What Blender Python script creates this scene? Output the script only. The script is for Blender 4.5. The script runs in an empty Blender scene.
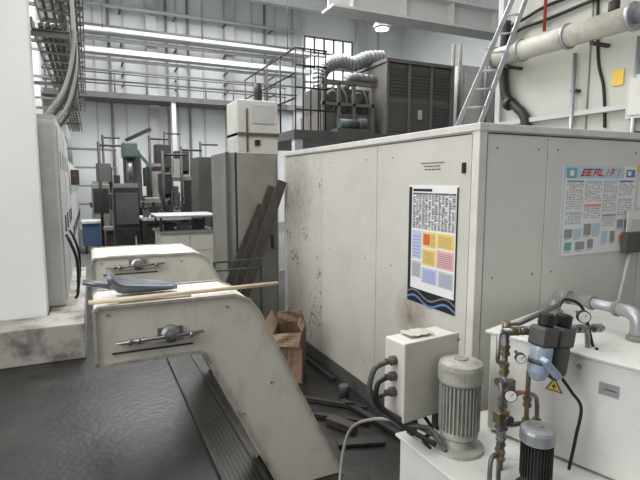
import bpy, bmesh, math, random
from mathutils import Vector, Matrix
random.seed(4)
scene=bpy.context.scene
coll=scene.collection
def lin(c):
    return tuple((v/255/12.92 if v/255<=0.04045 else ((v/255+0.055)/1.055)**2.4) for v in c)+(1.0,)
MATS={}
def mat(name,rgb,rough=.6,metal=0,dirt=None,amt=.4,scale=3.0,emit=0,bump=0,lo=.45,hi=.7,stretch=(1,1,1),low=None,spots=None,stain=None):
    """paint/metal with noise driven dirt; low=(z0,z1,strength) more of the dirt colour towards the bottom;
    spots=(scale,threshold) grease specks; stain=(x,y,z,radius,rgb) a soaked-in local stain"""
    if name in MATS: return MATS[name]
    m=bpy.data.materials.new(name); m.use_nodes=True
    nt=m.node_tree; N=nt.nodes; L=nt.links; b=N['Principled BSDF']
    b.inputs['Base Color'].default_value=lin(rgb); b.inputs['Roughness'].default_value=rough; b.inputs['Metallic'].default_value=metal
    if emit:
        b.inputs['Emission Color'].default_value=lin(rgb); b.inputs['Emission Strength'].default_value=emit
    geo=N.new('ShaderNodeNewGeometry'); mp=N.new('ShaderNodeMapping'); L.new(geo.outputs['Position'],mp.inputs['Vector'])
    mp.inputs['Scale'].default_value=stretch
    if dirt is not None:
        n=N.new('ShaderNodeTexNoise'); n.inputs['Scale'].default_value=scale; n.inputs['Detail'].default_value=8; n.inputs['Roughness'].default_value=.65
        L.new(mp.outputs[0],n.inputs['Vector'])
        r=N.new('ShaderNodeMapRange'); r.inputs['From Min'].default_value=lo; r.inputs['From Max'].default_value=hi
        r.inputs['To Min'].default_value=0; r.inputs['To Max'].default_value=amt
        L.new(n.outputs['Fac'],r.inputs['Value'])
        fac=r.outputs['Result']
        if low:  # mixes in more of the second colour towards the bottom
            sp=N.new('ShaderNodeSeparateXYZ'); L.new(geo.outputs['Position'],sp.inputs[0])
            r2=N.new('ShaderNodeMapRange'); r2.inputs['From Min'].default_value=low[1]; r2.inputs['From Max'].default_value=low[0]
            r2.inputs['To Min'].default_value=0; r2.inputs['To Max'].default_value=low[2]
            L.new(sp.outputs['Z'],r2.inputs['Value'])
            n3=N.new('ShaderNodeMath'); n3.operation='MULTIPLY'; L.new(r2.outputs['Result'],n3.inputs[0])
            n4=N.new('ShaderNodeMath'); n4.operation='MULTIPLY_ADD'; L.new(n.outputs['Fac'],n4.inputs[0]); n4.inputs[1].default_value=1.4; n4.inputs[2].default_value=.15
            L.new(n4.outputs[0],n3.inputs[1])
            ad=N.new('ShaderNodeMath'); ad.operation='ADD'; ad.use_clamp=True; L.new(fac,ad.inputs[0]); L.new(n3.outputs[0],ad.inputs[1]); fac=ad.outputs[0]
        mx=N.new('ShaderNodeMix'); mx.data_type='RGBA'
        mx.inputs[6].default_value=lin(rgb); mx.inputs[7].default_value=lin(dirt)
        L.new(fac,mx.inputs[0]); out=mx.outputs[2]
        if spots:
            ns=N.new('ShaderNodeTexNoise'); ns.inputs['Scale'].default_value=spots[0]; ns.inputs['Detail'].default_value=3; L.new(geo.outputs['Position'],ns.inputs['Vector'])
            nb=N.new('ShaderNodeTexNoise'); nb.inputs['Scale'].default_value=2.2; L.new(geo.outputs['Position'],nb.inputs['Vector'])
            ml=N.new('ShaderNodeMath'); ml.operation='MULTIPLY'; L.new(ns.outputs['Fac'],ml.inputs[0]); L.new(nb.outputs['Fac'],ml.inputs[1])
            rs=N.new('ShaderNodeMapRange'); rs.inputs['From Min'].default_value=spots[1]; rs.inputs['From Max'].default_value=spots[1]+.05; rs.inputs['To Max'].default_value=.75
            L.new(ml.outputs[0],rs.inputs['Value'])
            m2=N.new('ShaderNodeMix'); m2.data_type='RGBA'; L.new(out,m2.inputs[6]); m2.inputs[7].default_value=lin((72,68,62)); L.new(rs.outputs['Result'],m2.inputs[0]); out=m2.outputs[2]
        if stain:
            vd=N.new('ShaderNodeVectorMath'); vd.operation='DISTANCE'; L.new(geo.outputs['Position'],vd.inputs[0]); vd.inputs[1].default_value=stain[:3]
            rn=N.new('ShaderNodeMapRange'); rn.inputs['From Min'].default_value=stain[3]; rn.inputs['From Max'].default_value=0; rn.inputs['To Min'].default_value=0; rn.inputs['To Max'].default_value=1.3
            L.new(vd.outputs['Value'],rn.inputs['Value'])
            nn=N.new('ShaderNodeTexNoise'); nn.inputs['Scale'].default_value=14; nn.inputs['Detail'].default_value=5; L.new(geo.outputs['Position'],nn.inputs['Vector'])
            mm=N.new('ShaderNodeMath'); mm.operation='MULTIPLY'; mm.use_clamp=True; L.new(rn.outputs['Result'],mm.inputs[0]); L.new(nn.outputs['Fac'],mm.inputs[1])
            m3=N.new('ShaderNodeMix'); m3.data_type='RGBA'; L.new(out,m3.inputs[6]); m3.inputs[7].default_value=lin(stain[4]); L.new(mm.outputs[0],m3.inputs[0]); out=m3.outputs[2]
        L.new(out,b.inputs['Base Color'])
    if bump:
        n2=N.new('ShaderNodeTexNoise'); n2.inputs['Scale'].default_value=22; n2.inputs['Detail'].default_value=5; L.new(geo.outputs['Position'],n2.inputs['Vector'])
        bp=N.new('ShaderNodeBump'); bp.inputs['Strength'].default_value=bump; bp.inputs['Distance'].default_value=.01
        L.new(n2.outputs['Fac'],bp.inputs['Height']); L.new(bp.outputs[0],b.inputs['Normal'])
    MATS[name]=m; return m

class G:
    def __init__(s): s.bm=bmesh.new()
    def _new(s,vs,faces,m=0,smooth=False):
        V=[s.bm.verts.new(v) for v in vs]
        for f in faces:
            try:
                F=s.bm.faces.new([V[i] for i in f]); F.material_index=m; F.smooth=smooth
            except ValueError: pass
        return V
    def box(s,x0,x1,y0,y1,z0,z1,m=0,R=None,o=None):
        vs=[Vector((x,y,z)) for x in(x0,x1) for y in(y0,y1) for z in(z0,z1)]
        if R is not None:
            o=Vector(o) if o is not None else Vector(((x0+x1)/2,(y0+y1)/2,(z0+z1)/2))
            vs=[R@(v-o)+o for v in vs]
        s._new(vs,[(0,1,3,2),(4,6,7,5),(0,4,5,1),(2,3,7,6),(0,2,6,4),(1,5,7,3)],m); return s
    def beam(s,p0,p1,w,h,m=0,up=(0,0,1)):
        p0,p1=Vector(p0),Vector(p1); d=(p1-p0).normalized(); u=Vector(up)
        a=d.cross(u)
        if a.length<1e-3: a=d.cross(Vector((0,1,0)))
        a.normalize(); u=a.cross(d)
        vs=[]
        for p in(p0,p1):
            for i,j in((-1,-1),(1,-1),(1,1),(-1,1)): vs.append(p+a*w/2*i+u*h/2*j)
        s._new(vs,[(0,3,2,1),(4,5,6,7),(0,1,5,4),(1,2,6,5),(2,3,7,6),(3,0,4,7)],m); return s
    def lathe(s,o,d,prof,seg=20,m=0,smooth=True):
        o=Vector(o); d=Vector(d).normalized(); a=d.orthogonal().normalized(); b=d.cross(a)
        rings=[]
        for r,h in prof:
            rings.append([s.bm.verts.new(o+d*h+(a*math.cos(2*math.pi*k/seg)+b*math.sin(2*math.pi*k/seg))*max(r,1e-4)) for k in range(seg)])
        for i in range(len(rings)-1):
            for k in range(seg):
                F=s.bm.faces.new([rings[i][k],rings[i][(k+1)%seg],rings[i+1][(k+1)%seg],rings[i+1][k]]); F.material_index=m
                F.smooth=smooth and abs(prof[i][1]-prof[i+1][1])>1e-4 and len(prof)<4
        F=s.bm.faces.new(list(reversed(rings[0]))); F.material_index=m
        F=s.bm.faces.new(rings[-1]); F.material_index=m
        return s
    def cyl(s,p0,p1,r,r2=None,seg=16,m=0):
        p0,p1=Vector(p0),Vector(p1)
        return s.lathe(p0,p1-p0,[(r,0),(r if r2 is None else r2,(p1-p0).length)],seg,m)
    def tube(s,pts,r,seg=8,m=0,sub=6,ring=False):
        P=[Vector(p) for p in pts]
        if sub>1 and len(P)>2:
            Q=[]
            for i in range(len(P)-1):
                a=P[max(i-1,0)];b=P[i];c=P[i+1];d=P[min(i+2,len(P)-1)]
                for k in range(sub):
                    t=k/sub
                    Q.append(.5*((2*b)+(c-a)*t+(2*a-5*b+4*c-d)*t*t+(3*b-a-3*c+d)*t**3))
            Q.append(P[-1]); P=Q
        n=None; rings=[]
        for i,p in enumerate(P):
            d=(P[min(i+1,len(P)-1)]-P[max(i-1,0)]).normalized()
            if n is None: n=d.orthogonal().normalized()
            n=(n-d*n.dot(d))
            if n.length<1e-4: n=d.orthogonal()
            n.normalize(); b=d.cross(n)
            rr=r*(1.1 if (ring and i%2) else 1)
            rings.append([s.bm.verts.new(p+(n*math.cos(2*math.pi*k/seg)+b*math.sin(2*math.pi*k/seg))*rr) for k in range(seg)])
        for i in range(len(rings)-1):
            for k in range(seg):
                F=s.bm.faces.new([rings[i][k],rings[i][(k+1)%seg],rings[i+1][(k+1)%seg],rings[i+1][k]]); F.smooth=not ring; F.material_index=m
        for R in(rings[0][::-1],rings[-1]):
            F=s.bm.faces.new(R); F.material_index=m
        return s
    def prism(s,poly,ax,a0,a1,m=0):
        def mk(u,v,w): return {'y':(u,w,v),'x':(w,u,v),'z':(u,v,w)}[ax]
        n=len(poly); vs=[mk(u,v,a0) for u,v in poly]+[mk(u,v,a1) for u,v in poly]
        s._new(vs,[tuple(range(n)),tuple(range(2*n-1,n-1,-1))]+[(i,i+n,(i+1)%n+n,(i+1)%n) for i in range(n)],m); return s
    def quad(s,a,b,c,d,m=0):
        s._new([Vector(a),Vector(b),Vector(c),Vector(d)],[(0,1,2,3)],m); return s
    def done(s,name,mats,parent=None,loc=None,bevel=0,label=None,cat=None,kind=None,group=None):
        bmesh.ops.recalc_face_normals(s.bm,faces=s.bm.faces)
        if parent is not None: loc=Vector(parent['_o'])
        if loc is None:
            xs=[v.co for v in s.bm.verts]
            loc=Vector((sum(v.x for v in xs)/len(xs),sum(v.y for v in xs)/len(xs),min(v.z for v in xs)))
        loc=Vector(loc)
        for v in s.bm.verts: v.co-=loc
        me=bpy.data.meshes.new(name); s.bm.to_mesh(me); s.bm.free()
        for mm in (mats if isinstance(mats,(list,tuple)) else [mats]): me.materials.append(mm)
        o=bpy.data.objects.new(name,me); coll.objects.link(o)
        if bevel:
            b=o.modifiers.new('bevel','BEVEL'); b.width=bevel; b.segments=2; b.limit_method='ANGLE'; b.angle_limit=math.radians(40)
        if parent is not None: o.parent=parent
        else: o.location=loc
        if label: o['label']=label
        if cat: o['category']=cat
        if kind: o['kind']=kind
        if group: o['group']=group
        return o
def thing(name,label,cat,loc,group=None):
    e=bpy.data.objects.new(name,None); e.location=loc; e.empty_display_size=.1; coll.objects.link(e)
    e['label']=label; e['category']=cat; e['_o']=list(loc)
    if group: e['group']=group
    return e
def copy_thing(src,delta,label=None):
    n=src.copy(); coll.objects.link(n); n.location=src.location+Vector(delta)
    if '_o' in n.keys(): n['_o']=list(n.location)
    if label: n['label']=label
    for ch in list(src.children):
        c=ch.copy(); coll.objects.link(c); c.parent=n
    return n
def struct(name,g,m): return g.done(name,m,kind='structure')

# ---------------- materials
M_floor=mat('floor_oily_concrete',(25,24,23),.36,0,(66,62,58),.75,2.6,lo=.42,hi=.78,bump=.3)
M_floorb=mat('floor_aisle_coating',(104,103,98),.4,0,(78,76,72),.6,1.5)
M_wall=mat('wall_white_plaster',(232,233,231),.85,0,(212,213,211),.4,.6)
M_wallback=mat('wall_light_cladding',(218,221,221),.8,0,(198,202,202),.5,.5)
M_part=mat('wall_partition_paint',(188,187,179),.7,0,(164,162,153),.5,1)
M_ceil=mat('ceiling_paint',(222,224,224),.8)
M_enc=mat('enclosure_paint',(201,199,191),.5,0,(164,160,151),.3,2.0,low=(0,1.0,.45))
M_encn=mat('enclosure_paint_stained',(201,199,191),.5,0,(164,160,151),.3,2.0,low=(0,1.0,.45),stain=(1.95,2.68,.85,.24,(96,74,52)))
M_encs=mat('enclosure_paint_splattered',(200,197,189),.5,0,(158,154,145),.35,2.0,low=(0,1.1,.5),spots=(30,.345),stain=(1.95,4.75,1.6,.5,(120,114,104)))
M_encf=mat('enclosure_paint_lit_front',(212,211,205),.5,0,(190,188,179),.3,1.4,low=(.6,1.2,.2))  # same enclosure paint, lighter copy: the front face's brightness is put into the colour
M_trim=mat('enclosure_trim',(214,213,207),.45,0,(166,163,155),.4,6)
M_dark=mat('dark_steel',(48,47,46),.5,.3,(85,80,75),.5,6)
M_black=mat('black_rubber',(24,24,25),.55)
M_seam=mat('seam_shadow_gap',(55,52,48),.8)
M_conv=mat('conveyor_paint',(198,195,184),.5,0,(132,125,114),.5,9,lo=.5,hi=.85,stretch=(1,1,.5))
M_convd=mat('conveyor_dirty_edge',(170,166,155),.5,.1,(72,67,60),.7,9)
M_steel=mat('bare_steel',(150,150,150),.35,.9,(90,85,80),.5,12)
M_blade=mat('shovel_steel',(116,122,130),.42,.6,(84,88,94),.6,10)
M_zinc=mat('galvanised',(168,172,174),.4,.6,(126,127,126),.5,8)
M_brass=mat('dull_brass',(132,118,92),.4,.65,(84,76,62),.6,20)
M_pipe=mat('grey_iron_pipe',(108,106,101),.42,.5,(58,55,51),.6,14)
M_motor=mat('motor_grey_paint',(170,170,162),.5,.1,(105,101,92),.6,12)
M_tank=mat('tank_paint',(214,214,209),.45,0,(164,158,147),.45,6,lo=.54,hi=.82)
M_card=mat('cardboard',(138,116,94),.85,0,(105,88,70),.6,5)
M_wood=mat('dark_wood',(74,67,60),.75,0,(44,39,35),.8,3,stretch=(12,12,1))
M_pale=mat('pale_wood',(205,190,162),.6,0,(160,142,116),.5,9)
M_grey=mat('grey_machine_paint',(134,133,126),.55,0,(98,96,90),.6,2.5)
M_greyd=mat('dark_grey_paint',(84,84,82),.55,0,(60,60,58),.6,3)
M_cab=mat('cabinet_cream',(204,202,193),.5,0,(165,162,152),.4,3)
M_conc=mat('curb_concrete',(164,161,154),.85,0,(80,76,71),.8,3.5,lo=.45,hi=.66,bump=.3)
M_teal=mat('teal_paint',(76,92,88),.5,0,(50,60,58),.5,5)
M_blue=mat('blue_paint',(66,92,124),.5)
M_red=mat('red_paint',(165,60,50),.5)
M_orange=mat('orange_paint',(205,105,60),.5)
M_yellow=mat('yellow_paint',(222,190,80),.5)
M_white=mat('white_paint',(224,225,222),.5)
M_paper=mat('paper_white',(228,229,227),.7)
M_ink=mat('ink_black',(25,25,28),.7)
M_green=mat('green_paint',(52,66,52),.5)
M_glass=mat('window_daylight',(240,244,248),.3,0,emit=1.5)
M_lamp=mat('lamp_glow',(255,250,238),.3,0,emit=8)
M_tray=mat('tray_grey_steel',(124,119,114),.6,.2,(84,79,75),.5,6)
M_ltgrey=mat('light_grey_paint',(188,190,188),.55,0,(158,159,156),.5,3)
M_lagging=mat('pipe_lagging_beige',(184,181,170),.55,0,(128,122,110),.7,4)
M_duct=mat('silver_duct',(138,141,143),.36,.6,(96,98,98),.6,10)
M_bowl=mat('bowl_blue_grey',(150,166,180),.12,0)

def tread():
    m=mat('tread_plate',(70,68,66),.4,.6); nt=m.node_tree; N=nt.nodes; L=nt.links; b=N['Principled BSDF']
    geo=N.new('ShaderNodeNewGeometry'); mp=N.new('ShaderNodeMapping'); mp.inputs['Rotation'].default_value=(0,0,math.radians(45))
    L.new(geo.outputs['Position'],mp.inputs['Vector'])
    c=N.new('ShaderNodeTexChecker'); c.inputs['Scale'].default_value=52; L.new(mp.outputs[0],c.inputs['Vector'])
    n=N.new('ShaderNodeTexNoise'); n.inputs['Scale'].default_value=6; L.new(geo.outputs['Position'],n.inputs['Vector'])
    c.inputs['Color1'].default_value=lin((40,39,38)); c.inputs['Color2'].default_value=lin((92,90,87))
    mx=N.new('ShaderNodeMix'); mx.data_type='RGBA'; L.new(n.outputs['Fac'],mx.inputs[0]); L.new(c.outputs['Color'],mx.inputs[6]); mx.inputs[7].default_value=lin((48,46,44))
    L.new(mx.outputs[2],b.inputs['Base Color'])
    bp=N.new('ShaderNodeBump'); bp.inputs['Distance'].default_value=.004; L.new(c.outputs['Fac'],bp.inputs['Height']); L.new(bp.outputs[0],b.inputs['Normal'])
    return m
M_tread=tread()

# ---------------- room shell
struct('floor',G().box(-6,14,-4,20.3,-.2,0),M_floor)
struct('floor_aisle',G().box(-1.2,13.6,8.95,19.9,0,.004),M_floorb)
struct('wall_back',G().box(-6,14,20,20.3,0,9.3),M_wallback)
struct('ceiling',G().box(-6,14,5.8,20,9.0,9.3),M_ceil)
struct('wall_left',G().box(-1.5,-1.25,6.1,20,0,9.0),M_wall)
struct('wall_near_left',G().box(-3.2,-.47,5.75,6.1,0,9.0),M_wall)
struct('wall_right',G().box(4.8,5.0,-1,4.78,0,7.5),M_part)
struct('wall_far_right',G().box(13.7,14,4.9,20,0,9.0),M_wallback)
g=G(); g.box(0,9,15.5,16.6,8.92,8.97,0)
for k in range(10): g.box(k-.03,k+.03,15.5,16.6,8.88,8.92,1)
struct('window_1',g,[M_glass,M_ltgrey])
g=G(); x0,x1,z0,z1=8.6,10.9,5.4,7.9; g.box(x0,x1,19.93,19.97,z0,z1,0)
for k in range(6):
    x=x0+(x1-x0)*k/5; g.box(x-.04,x+.04,19.88,19.93,z0,z1,1)
for k in range(5):
    z=z0+(z1-z0)*k/4; g.box(x0,x1,19.88,19.93,z-.04,z+.04,1)
struct('window_2',g,[M_glass,M_grey])
n=1
for x in (2.35,5.3,8.2,11.3):
    struct('trim_%d'%n,G().box(x-.18,x+.18,19.7,19.99,0,9.0),M_ltgrey); n+=1
for x in (.4,1.4,3.3,4.3,6.3,7.3,12.3):
    struct('trim_%d'%n,G().box(x-.03,x+.03,19.95,19.99,0,9.0),M_ltgrey); n+=1
struct('trim_%d'%n,G().box(-1.2,14,19.6,19.99,4.75,4.95),M_grey); n+=1
struct('trim_%d'%n,G().box(4.72,4.8,-1,4.78,2.45,2.5),M_ltgrey); n+=1
for y in (1.2,2.4,3.6):
    struct('trim_%d'%n,G().box(4.785,4.8,y-.006,y+.006,0,7.5),M_grey); n+=1
struct('trim_%d'%n,G().box(4.74,5.05,4.78,4.86,0,7.5),M_ltgrey); n+=1
for i,y in enumerate([9.4,13,17.5]):
    g=G(); g.box(-1.2,13.7,y-.12,y+.12,8.1,8.13); g.box(-1.2,13.7,y-.12,y+.12,8.55,8.58); g.box(-1.2,13.7,y-.015,y+.015,8.1,8.58)
    g.done('roof_beam',M_ltgrey,label='light grey steel roof beam spanning the hall',cat='beam',group='steel roof beams')
g=G(); g.box(3.9,13.6,7.8,8.25,4.72,4.76); g.box(3.9,13.6,7.8,8.25,5.16,5.2); g.box(3.9,13.6,7.98,8.02,4.76,5.16)
for k in range(9): g.box(4.3+k*1.1,4.33+k*1.1,7.84,8.2,4.76,5.16)
g.done('gantry_beam',M_white,label='broad white steel gantry beam with stiffener plates',cat='beam')
for x in(4.1,9.5): G().cyl((x,8.02,5.2),(x,8.02,9.0),.03,seg=8).done('hanger_rod',M_greyd,label='steel rod suspending the gantry beam',cat='rod',group='gantry hangers')
G().beam((4.2,8.6,5.4),(12,11.4,6.1),.25,.3).done('diagonal_beam',M_white,label='white steel roof strut crossing diagonally',cat='beam')
for x,y,z in((5.75,9.2,4.95),(3.1,13,7.6),(8.6,12,6.6)):
    e=thing('high_bay_lamp','hanging industrial lamp with glowing white lens','lamp',(x,y,z),'high bay lamps')
    G().lathe((x,y,z),(0,0,1),[(.16,0),(.2,.02),(.12,.16),(.06,.2),(.06,.32)],20).done('lamp_shade',M_zinc,e)
    G().cyl((x,y,z-.015),(x,y,z-.001),.14).done('lens',M_lamp,e)
    G().cyl((x,y,z+.32),(x,y,9.0),.01).done('hanger_rod',M_dark,e)

# ---------------- service pipes and trays on back wall
for y,z,r,mm,x0,x1,lb in((19.5,6.75,.07,M_ltgrey,-1.2,8,'pale service pipe running along the cladding'),
                 (19.4,6.05,.06,M_ltgrey,-1.2,8,'pale service pipe running along the cladding'),
                 (19.3,5.65,.04,M_grey,-1.2,8,'thin grey service pipe running along the cladding'),
                 (19.5,7.2,.05,M_grey,-1.2,8,'thin grey service pipe high on the cladding'),
                 (19.3,5.3,.03,M_greyd,-1.2,8,'thin dark service pipe above the gallery'),
                 (19.5,7.9,.07,M_ltgrey,-1.2,8,'pale service pipe high on the cladding')):
    e=thing('service_pipe',lb,'pipe',(4,y,z),'service pipes on the back wall')
    G().cyl((x0,y,z),(x1,y,z),r,seg=12).done('pipe_body',mm,e)
    for k in range(5):
        x=x0+.6+k*1.9; G().box(x-.03,x+.03,y-.02,19.98,z-r-.04,z-r).done('bracket',M_greyd,e)
for x in(.9,2.9,3.7,6.8):
    G().cyl((x,19.85,0),(x,19.85,8.9),.05,seg=10).done('riser_pipe',M_grey,label='grey vertical riser pipe on the pale cladding',cat='pipe',group='riser pipes')
for z,y in((6.95,19.2),(6.25,19.1)):
    e=thing('wall_cable_tray','long pale cable tray with dark cables','cable tray',(4,y,z),'pale wall cable trays')
    G().box(-1.2,8.5,y-.25,y-.23,z-.1,z+.06).done('side_rail',M_ltgrey,e)
    G().box(-1.2,8.5,y-.25,y+.2,z-.11,z-.1).done('bottom_plate',M_ltgrey,e)
    for k in range(3): G().cyl((-1.2,y-.12+k*.1,z+.03),(8.5,y-.12+k*.1,z+.03),.045,seg=8).done('cable',M_greyd,e)
e=thing('air_main_pipe','long pale compressed air pipe hanging across the hall','pipe',(2,14,5))
G().cyl((-1.2,14,5.55),(7,14,5.55),.04,seg=12).done('pipe_body',M_ltgrey,e)
for x in(.5,3,5.5): G().cyl((x,14,5.59),(x,14,9.0),.012,seg=6).done('hanger_rod',M_greyd,e)
e=thing('gallery_railing','dark steel railing along the high gallery','railing',(-.3,18.6,4.8))
G().box(-1.2,7.2,18.4,19.55,4.58,4.76).done('deck',M_greyd,e)
for z in(5.05,5.4): G().cyl((-1.2,18.5,z),(7.2,18.5,z),.022,seg=8).done('rail',M_greyd,e)
for k in range(9): G().cyl((-1.1+k*1.03,18.5,4.74),(-1.1+k*1.03,18.5,5.4),.022,seg=8).done('post',M_greyd,e)
for k in range(3): G().box(-.6+k*3.4,-.45+k*3.4,18.45,18.6,0,4.58).done('support_post',M_ltgrey,e)

# ---------------- partition pipes (right)
e=thing('insulated_pipe','thick grimy beige lagged pipe with flanged joints','pipe',(4.55,4,3.2))
G().cyl((4.55,4.7,3.24),(4.55,3.0,3.24),.11,seg=20).done('pipe_body',M_lagging,e)
G().cyl((4.55,3.0,3.24),(4.55,1.5,3.24),.07,seg=16).done('pipe_reducer',M_zinc,e)
for y in(4.7,4.3,3.7,3.02): G().cyl((4.55,y,3.24),(4.55,y-.035,3.24),.13,seg=20).done('flange',M_zinc,e)
for y in(4.5,3.4): G().box(4.53,4.79,y-.02,y+.02,3.09,3.12).done('bracket',M_dark,e)
G().lathe((4.55,3.2,3.35),(0,0,1),[(.05,0),(.05,.08),(.02,.09),(.02,.16),(.08,.17),(.08,.19)],14).done('valve',M_dark,e)
e=thing('black_pipe_run','black bent steel pipes descending the partition','pipe',(4.66,4.6,2.5))
G().tube([(4.72,4.7,3.7),(4.72,4.72,3.3),(4.72,4.68,2.85),(4.72,4.5,2.66),(4.72,4.35,2.5),(4.72,4.32,2.15)],.055,12).done('pipe_body',M_dark,e)
G().cyl((4.715,4.62,2.72),(4.715,4.57,2.69),.08).done('flange',M_dark,e)
for j,(z,dz) in enumerate(((3.62,.0),(3.72,.05))):
    pts=[(4.72,4.62,z-.1),(4.76,4.45,z-.05),(4.76,4.1,z-.05+dz),(4.76,3.4,z-.02),(4.76,2.8,z-.06+dz),(4.76,2.0,z+.1)]
    G().tube(pts,.02,8).done('sagging_cable',M_black,label='black cable sagging along the partition',cat='cable',group='sagging cables')
G().tube([(4.785,3.55,3.62),(4.785,3.5,3.0),(4.785,3.42,2.7),(4.785,3.38,2.3)],.015,8).done('sagging_cable',M_black,label='black cable hanging down the partition',cat='cable',group='sagging cables')
e=thing('red_pipe','thin red vertical pipe fixed to the partition','pipe',(4.7,4.1,3.4))
G().cyl((4.68,4.1,3.42),(4.68,4.1,5.5),.018).done('pipe_body',M_red,e)
G().box(4.68,4.79,4.08,4.12,4.0,4.04).done('clamp',M_dark,e)
for y in(3.05,3.72):
    e=thing('grey_vertical_pipe','slim grey vertical pipe with wall clamps','pipe',(4.72,y,0),'slim vertical pipes')
    G().cyl((4.72,y,0),(4.72,y,3.1),.022).done('pipe_body',M_zinc,e)
    for z in(2.2,2.7): G().box(4.72,4.8,y-.035,y+.035,z,z+.03).done('clamp',M_dark,e)
G().box(4.785,4.8,3.22,3.34,2.7,2.85).done('safety_sign',M_yellow,label='small yellow square sign on the grey partition',cat='sign')
g=G().box(4.7,4.8,2.85,3.12,2.35,2.75,0); g.box(4.69,4.7,2.88,3.09,2.38,2.72,1)
g.done('wall_junction_box',[M_ltgrey,M_cab],label='pale junction box fixed to the partition',cat='electrical box')

e=thing('ladder','aluminium ladder leaning against the wall pipe','ladder',(4.0,4.55,2.1))
a0=Vector((3.85,4.72,2.075));b0=Vector((4.60,4.42,4.0)); off=Vector((.19,-.2,0))
for o_ in(0,1): G().beam(a0+off*o_,b0+off*o_*.5,.025,.05).done('rail',M_zinc,e)
for k in range(9):
    t=(k+.6)/9.2; p=a0.lerp(b0,t); G().cyl(p,p+off*(1-.5*t),.013,seg=8).done('rung',M_zinc,e)

# ---------------- mezzanine
e=thing('mezzanine','steel mezzanine deck on pale columns','platform',(6,9.5,0))
G().box(3.5,11.5,8.6,12,2.55,2.72).done('deck',M_greyd,e)
for x in(3.6,6.3,9.2):
    for y in(8.7,11.8): G().box(x-.08,x+.08,y-.08,y+.08,0,2.55).done('column',M_ltgrey,e)
e=thing('cage_railing','black cage railing on the mezzanine edge','railing',(3.9,9.5,2.72))
for z in(3.1,3.5,3.9,4.2): G().cyl((3.55,8.65,z),(4.2,8.65,z),.018,seg=8).done('rail',M_black,e)
for k in range(5): G().cyl((3.55+k*.155,8.65,2.72),(3.55+k*.155,8.65,4.2),.014,seg=8).done('post',M_black,e)
for z in(3.3,3.75,4.2): G().cyl((3.55,8.65,z),(3.55,11.9,z),.018,seg=8).done('rail',M_black,e)
for k in range(1,5): G().cyl((3.55,8.65+k*.8,2.72),(3.55,8.65+k*.8,4.2),.018,seg=8).done('post',M_black,e)
M_unit=mat('unit_brown_grey',(106,103,98),.55,.05,(88,84,79),.5,4)
M_unitd=mat('unit_louvre_grey',(84,81,77),.5,.05,(66,63,59),.5,6)
e=thing('cooling_unit','wide brown-grey cooling unit with louvred panels on the mezzanine','machine',(6.7,9.4,2.72))
ux0,ux1,uz=5.75,7.45,4.24
G().box(ux0,ux1,9.0,10.2,2.72,uz).done('housing',M_unit,e,bevel=.02)
for x0,x1,z0,z1 in((ux0+.06,ux0+.52,3.55,4.14),(ux0+.6,ux0+1.1,3.55,4.14),(ux0+1.18,ux1-.06,3.55,4.14),(ux0+1.18,ux1-.06,2.82,3.45)):
    g=G().box(x0,x1,8.985,8.999,z0,z1)
    k=z0+.06
    while k<z1-.04: g.beam((x0+.03,8.98,k),(x1-.03,8.98,k),.03,.02); k+=.07
    g.done('louvre_panel',M_unitd,e)
G().box(ux0+.06,ux0+.52,8.97,9.0,2.82,3.45).done('door',M_unitd,e,bevel=.01)
G().box(ux0+.6,ux0+1.1,8.97,9.0,2.82,3.45).done('door',M_unitd,e,bevel=.01)
G().box(ux0+.8,ux0+.9,8.95,8.97,3.1,3.3).done('switch_plate',M_ltgrey,e)
G().box(ux0-.04,ux1+.04,8.93,10.25,uz,uz+.07).done('top_frame',M_unit,e)
for x in(ux0,ux0+.56,ux0+1.14,ux1): G().box(x-.03,x+.03,8.94,8.98,2.72,uz).done('frame_post',M_unit,e)
e=thing('pump_skid','dark machine frame with open struts','machine',(4.9,9.3,2.72))
G().box(4.3,5.6,9.2,10.2,2.72,3.15).done('base',M_unit,e,bevel=.01)
G().box(4.35,5.55,9.35,10.2,3.15,3.7).done('housing',M_unitd,e,bevel=.02)
for x in(4.35,4.7,5.05,5.5): G().box(x-.03,x+.03,9.1,9.16,2.72,3.75).done('strut',M_unit,e)
G().box(4.3,5.6,9.1,9.16,3.72,3.8).done('crossbar',M_unit,e); G().box(4.3,5.6,9.1,9.16,3.3,3.36).done('crossbar',M_unit,e)
for x in(4.6,5.2): G().lathe((x,9.33,3.5),(0,-1,0),[(.13,0),(.13,.1),(.09,.13)],18).done('fan_cover',M_greyd,e)
for k in range(5): G().tube([(4.4+k*.24,9.25,3.2),(4.45+k*.24,9.2,3.45),(4.38+k*.24,9.3,3.7)],.025,8).done('conduit',M_greyd,e)
G().tube([(4.55,9.7,3.7),(4.55,9.7,4.0),(4.7,9.7,4.2),(5.0,9.7,4.32),(5.35,9.7,4.3),(5.7,9.7,4.45),(6.1,9.7,4.5)],.15,16,sub=9,ring=True).done('silver_air_duct',M_duct,label='crinkled silver flexible duct bending over the unit',cat='duct',group='silver air ducts')
G().tube([(5.0,9.45,3.7),(5.05,9.45,3.85),(5.2,9.45,3.95),(5.74,9.45,3.95)],.10,16,sub=9,ring=True).done('silver_air_duct',M_duct,label='short crinkled silver duct entering the unit side',cat='duct',group='silver air ducts')
e=thing('teal_pump','small grey-teal pump unit on the mezzanine edge','pump',(4.7,8.8,2.72))
G().box(4.45,5.3,8.68,8.98,2.72,2.8).done('base',M_greyd,e)
G().cyl((4.55,8.83,2.9),(4.95,8.83,2.9),.1).done('motor',M_teal,e)
G().lathe((4.98,8.83,2.9),(1,0,0),[(.06,0),(.13,.02),(.13,.16),(.05,.2)],16).done('pump_head',M_greyd,e)
e=thing('pale_plant_cabinet','pale grey plant cabinet with vertical pipes on the mezzanine','cabinet',(8.6,9.6,2.72))
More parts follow.
